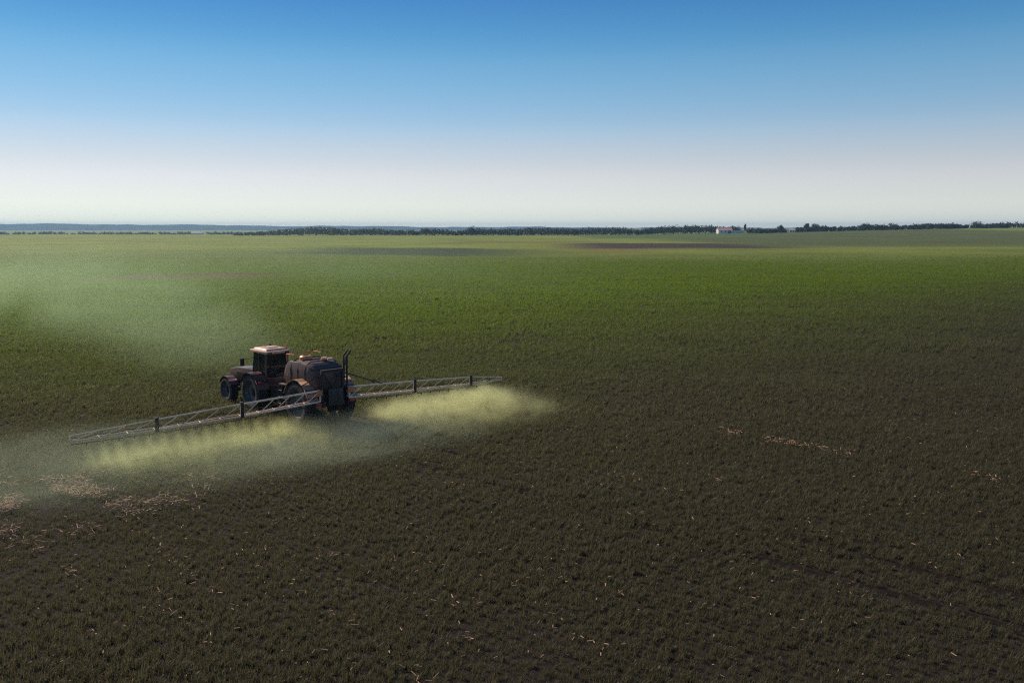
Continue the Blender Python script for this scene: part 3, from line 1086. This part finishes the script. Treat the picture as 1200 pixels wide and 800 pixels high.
def plume_density(length, amp):
    """a cone that widens and thins along +Y, its edges torn by noise"""
    def fn(t, vec, x, y, z):
        u = math_n(t, 'DIVIDE', y, length)
        mp = N(t, 'ShaderNodeMapping'); mp.inputs['Scale'].default_value = (1.0, .5, 1.4)
        t.links.new(vec, mp.inputs['Vector'])
        n1 = noise(t, mp.outputs[0], .10, 7, .62, 1.2)
        r = math_n(t, 'ADD', 3.0, math_n(t, 'MULTIPLY', u, 24.0))
        h = math_n(t, 'ADD', 1.5, math_n(t, 'MULTIPLY', u, 4.2))
        e = math_n(t, 'ADD', math_n(t, 'POWER', math_n(t, 'ABSOLUTE', math_n(t, 'DIVIDE', x, r)), 2.0),
                   math_n(t, 'POWER', math_n(t, 'ABSOLUTE', math_n(t, 'DIVIDE', z, h)), 2.0))
        e = math_n(t, 'ADD', e, mrange(t, n1, .3, .7, .75, -.30, smooth=False))
        f = mrange(t, e, -.2, 1.45, 1.0, 0.0)
        f = math_n(t, 'MULTIPLY', f, mrange(t, n1, .3, .7, .65, 1.3))
        f = math_n(t, 'MULTIPLY', f, mrange(t, u, 0.0, .12))
        f = math_n(t, 'MULTIPLY', f, mrange(t, u, .65, 1.0, 1.0, 0.0))
        thin = math_n(t, 'DIVIDE', 1.0, math_n(t, 'ADD', .22, u))
        return math_n(t, 'MULTIPLY', math_n(t, 'MULTIPLY', f, thin), amp)
    return fn


PA, PB = Vector((-11.0, 40.5)), Vector((-66.0, 122.0))
PL = (PB - PA).length
mist_box('drifting_mist', (-30, 0, -.7), (30, PL, 7.0), (PA.x, PA.y, .95), math.atan2(-(PB.x - PA.x), PB.y - PA.y),
         mist_mat('plume', plume_density(PL, 0.0066), HAZE_C, 0.45), 'pale plume of spray widening from the tractor out to the left edge')
drift((-14.0, 25.6, .4), (9.0, 5.4, 1.6), R(22), 0.065, .30, (.72, .88, .66), 'grey mist hanging over the straw patch past the boom end')
drift((-5.6, 29.6, .4), (7.2, 3.0, 1.3), R(38), 0.10, .35, (.72, .86, .68), 'grey mist trailing low behind the sprayer wheels')

# ------------------------------------------------------------------ skyline: wood, trees, farm buildings
def leaf_cloud(blobs, per, size, seed):
    """many small leaf faces spread through the blobs' volume"""
    r = np.random.default_rng(seed)
    V, F = [], []
    for (cx, cy, cz, rx, ry, rz) in blobs:
        n = int(per)
        d = r.normal(size=(n, 3)); d /= np.linalg.norm(d, axis=1)[:, None]
        rad = r.random(n) ** 0.45
        bump = 1 + 0.25 * np.sin(d[:, 0] * 5 + cx) * np.sin(d[:, 2] * 4 + cy)
        c = d * (rad * bump)[:, None] * np.array((rx, ry, rz)) + np.array((cx, cy, cz))
        for p in c:
            u = r.normal(size=3); u /= np.linalg.norm(u)
            w = np.cross(u, r.normal(size=3)); w /= np.linalg.norm(w)
            s = size * r.uniform(.5, 1.3)
            i = len(V)
            V += [p - u * s, p + w * s * .6, p + u * s, p - w * s * .6]
            F.append((i, i + 1, i + 2, i + 3))
    return V, F


def wood(name, pts, label, seed):
    blobs = []
    r = random.Random(seed)
    for (x, y, hgt) in pts:
        z = float(terr(x, y))
        w = hgt * r.uniform(.45, .8)
        blobs.append((x, y, z + hgt * .52, w, w, hgt * .5))
    V, F = leaf_cloud(blobs, 130, 0.8, seed)
    o = mesh_obj(name, V, F, M['foliage'])
    tag(o, label, 'trees', kind='stuff')
    return o


r_ = random.Random(5)
pts = []
for k in range(330):
    x = -300 + 545 * (k + r_.uniform(-.5, .5)) / 330
    hgt = 2.8 + 3.8 * float(vnoise(np.array(x + 500.), np.array(3.), 22, 21)) + 3.0 * float(vnoise(np.array(x + 500.), np.array(9.), 70, 22)) + r_.uniform(-.8, .8)
    hgt *= float(sstep(-310, -190, x)) * .6 + .5
    pts.append((x, 965 + r_.uniform(-16, 16), hgt))
wood('far_wood', pts, 'long dark wood along the horizon left of the white barn', 31)
pts = []
for k in range(270):
    x = 241 + 271 * (k + r_.uniform(-.4, .4)) / 270
    hgt = 2.6 + 3.6 * float(vnoise(np.array(x + 500.), np.array(5.), 18, 25)) + r_.uniform(-.8, .8)
    pts.append((x, 905 + r_.uniform(-22, 22), hgt))
wood('far_wood', pts, 'dark broken belt of wood on the rise right of the barn', 33)
pts = []
for k in range(260):
    x = -900 + 640 * (k + r_.uniform(-.4, .4)) / 260
    pts.append((x, 1500 + r_.uniform(-60, 60), r_.uniform(2.5, 6)))
wood('far_wood', pts, 'thin hazy tree belt below the blue hills at the left', 35)


def tree(x, y, hgt, wid, label, seed, columnar=False):
    z = float(terr(x, y))
    t = empty('tree', (x, y, z))
    tag(t, label, 'tree', 'single trees on the far skyline')
    r = random.Random(seed)
    b = MB()
    b.bar((0, 0, -.2), (r.uniform(-.2, .2), 0, hgt * .55), hgt * .035, 8, hgt * .016)
    for k in range(5):
        a = r.uniform(0, 6.28); zz = hgt * r.uniform(.28, .5)
        b.bar((0, 0, zz), (wid * .32 * math.cos(a), wid * .32 * math.sin(a), zz + hgt * .22), hgt * .013, 6, hgt * .005)
    b.build('trunk', M['bark'], t)
    blobs = []
    n = 9
    for k in range(n):
        a = r.uniform(0, 6.28); q = wid * .5 * r.uniform(.1, .62); f = r.uniform(.30, .86)
        if columnar: q *= .4
        sz_ = wid * .5 * r.uniform(.36, .6) * (1.15 - .5 * abs(f - .55))
        blobs.append((q * math.cos(a), q * math.sin(a), hgt * f, sz_, sz_, sz_ * (1.8 if columnar else .85)))
    V, F = leaf_cloud(blobs, 90, 0.55, seed)
    mesh_obj('crown', V, F, M['foliage'], t)
    return t


tree(243.5, 935, 10.0, 4.0, 'slim pointed tree just right of the white barn', 41, True)
tree(270, 900, 7.5, 7, 'rounded tree above the small white cottage on the right', 42)
tree(296, 900, 8.4, 7, 'tallest dark tree on the right skyline, upright beside a lower clump', 43)
tree(306, 902, 7.2, 12, 'broad dark tree standing close against the tallest skyline tree', 44)
tree(356, 900, 5.8, 12, 'wide low tree on the rise between two gaps of the wood belt', 45)
tree(384, 900, 6.0, 13, 'bushy tree near the right end of the wood belt', 46)
tree(470, 905, 5.2, 17, 'broad flat-topped tree on the crest near the pale green field', 47)
tree(-42, 950, 8.5, 15, 'broad domed tree rising from the middle of the long wood', 48)
tree(-92, 950, 8.0, 12, 'rounded tree in the wood above the left part of the field', 49)


def window_mat():
    return M['glass']


M['white_wall'] = paint('white_render', (0.80, 0.77, 0.73), 0.8, amount=0.12, scale=.3)
M['red_roof'] = paint('red_roof', (0.80, 0.42, 0.34), 0.7, amount=0.2, scale=.4)
M['grey_roof'] = paint('pale_roof', (0.62, 0.58, 0.55), 0.6, amount=0.2, scale=.4)


def house(name, x, y, rz, L, W, hw, hr, roof_mat, label, cat, nwin, big_door=False, chimney=False, ext=None):
    z = float(terr(x, y))
    t = empty(name, (x, y, z), rz)
    tag(t, label, cat)
    b = MB()
    b.prism([(-W / 2, -.4), (-W / 2, hw), (0, hw + hr - .15), (W / 2, hw), (W / 2, -.4)], -L / 2, L / 2)
    if ext:
        b.box((L / 2 + ext[0] / 2 + .01, 0, ext[2] / 2), (ext[0], ext[1], ext[2]))
    b.build('wall', M['white_wall'], t, smooth=False)
    b = MB()
    ov = .4
    b.prism([(-W / 2 - ov, hw - ov * hr / (W / 2)), (0, hw + hr), (W / 2 + ov, hw - ov * hr / (W / 2)), (W / 2 + ov, hw + .18 - ov * hr / (W / 2)), (0, hw + hr + .2), (-W / 2 - ov, hw + .18 - ov * hr / (W / 2))], -L / 2 - .4, L / 2 + .4)
    if ext:
        b.box((L / 2 + ext[0] / 2 + .25, 0, ext[2] + .12), (ext[0] + .5, ext[1] + .6, .22))
    rf = b.build('roof', roof_mat, t, smooth=False)
    if chimney:
        b = MB(); b.box((L * .28, .2, hw + hr + .35), (.7, .7, 1.3), bevel=.03); b.build('chimney', M['red_roof'], rf)
    for k in range(nwin):
        xx = -L / 2 + L * (k + .7) / (nwin + .4)
        b = MB(); b.box((xx, -W / 2 - .02, hw * .58), (1.1, .08, 1.2)); b.build('window', M['glass'], t)
    b = MB(); b.box((-L / 2 + L * .09 if not big_door else L * .30, -W / 2 - .03, (1.4 if big_door else 1.05)), ((3.0 if big_door else 1.0), .08, (2.8 if big_door else 2.1)))
    b.build('door', M['body_red'], t)
    return t


house('barn', 223, 940, R(6), 15, 8, 3.6, 2.2, M['red_roof'], 'long white barn with red roof edge in front of the wood', 'barn', 3, True, ext=(13, 6, 3.0))
house('cottage', 277, 885, R(-10), 5.5, 4.5, 2.4, 1.5, M['grey_roof'], 'tiny white cottage under the rounded tree on the right rise', 'cottage', 2, chimney=True)
house('farmhouse', -500, 1420, R(4), 17, 8, 3.2, 1.8, M['grey_roof'], 'far white farmhouse below the blue hills at the left', 'farmhouse', 4, chimney=True)

# ------------------------------------------------------------------ air
b = MB()
b.box((0, 4450, 22), (18000, 9600, 68))
hm, ht, ho = new_mat('haze_air')
hv = ht.nodes.new('ShaderNodeVolumePrincipled')
hv.inputs['Color'].default_value = (0.36, 0.62, 1.0, 1)
hv.inputs['Density'].default_value = 0.00012
hv.inputs['Anisotropy'].default_value = 0.2
ht.links.new(hv.outputs[0], ho.inputs['Volume'])
hz = b.build('haze', hm, None, smooth=False)
tag(hz, 'thin bluish air haze over the whole landscape', 'haze', kind='stuff')
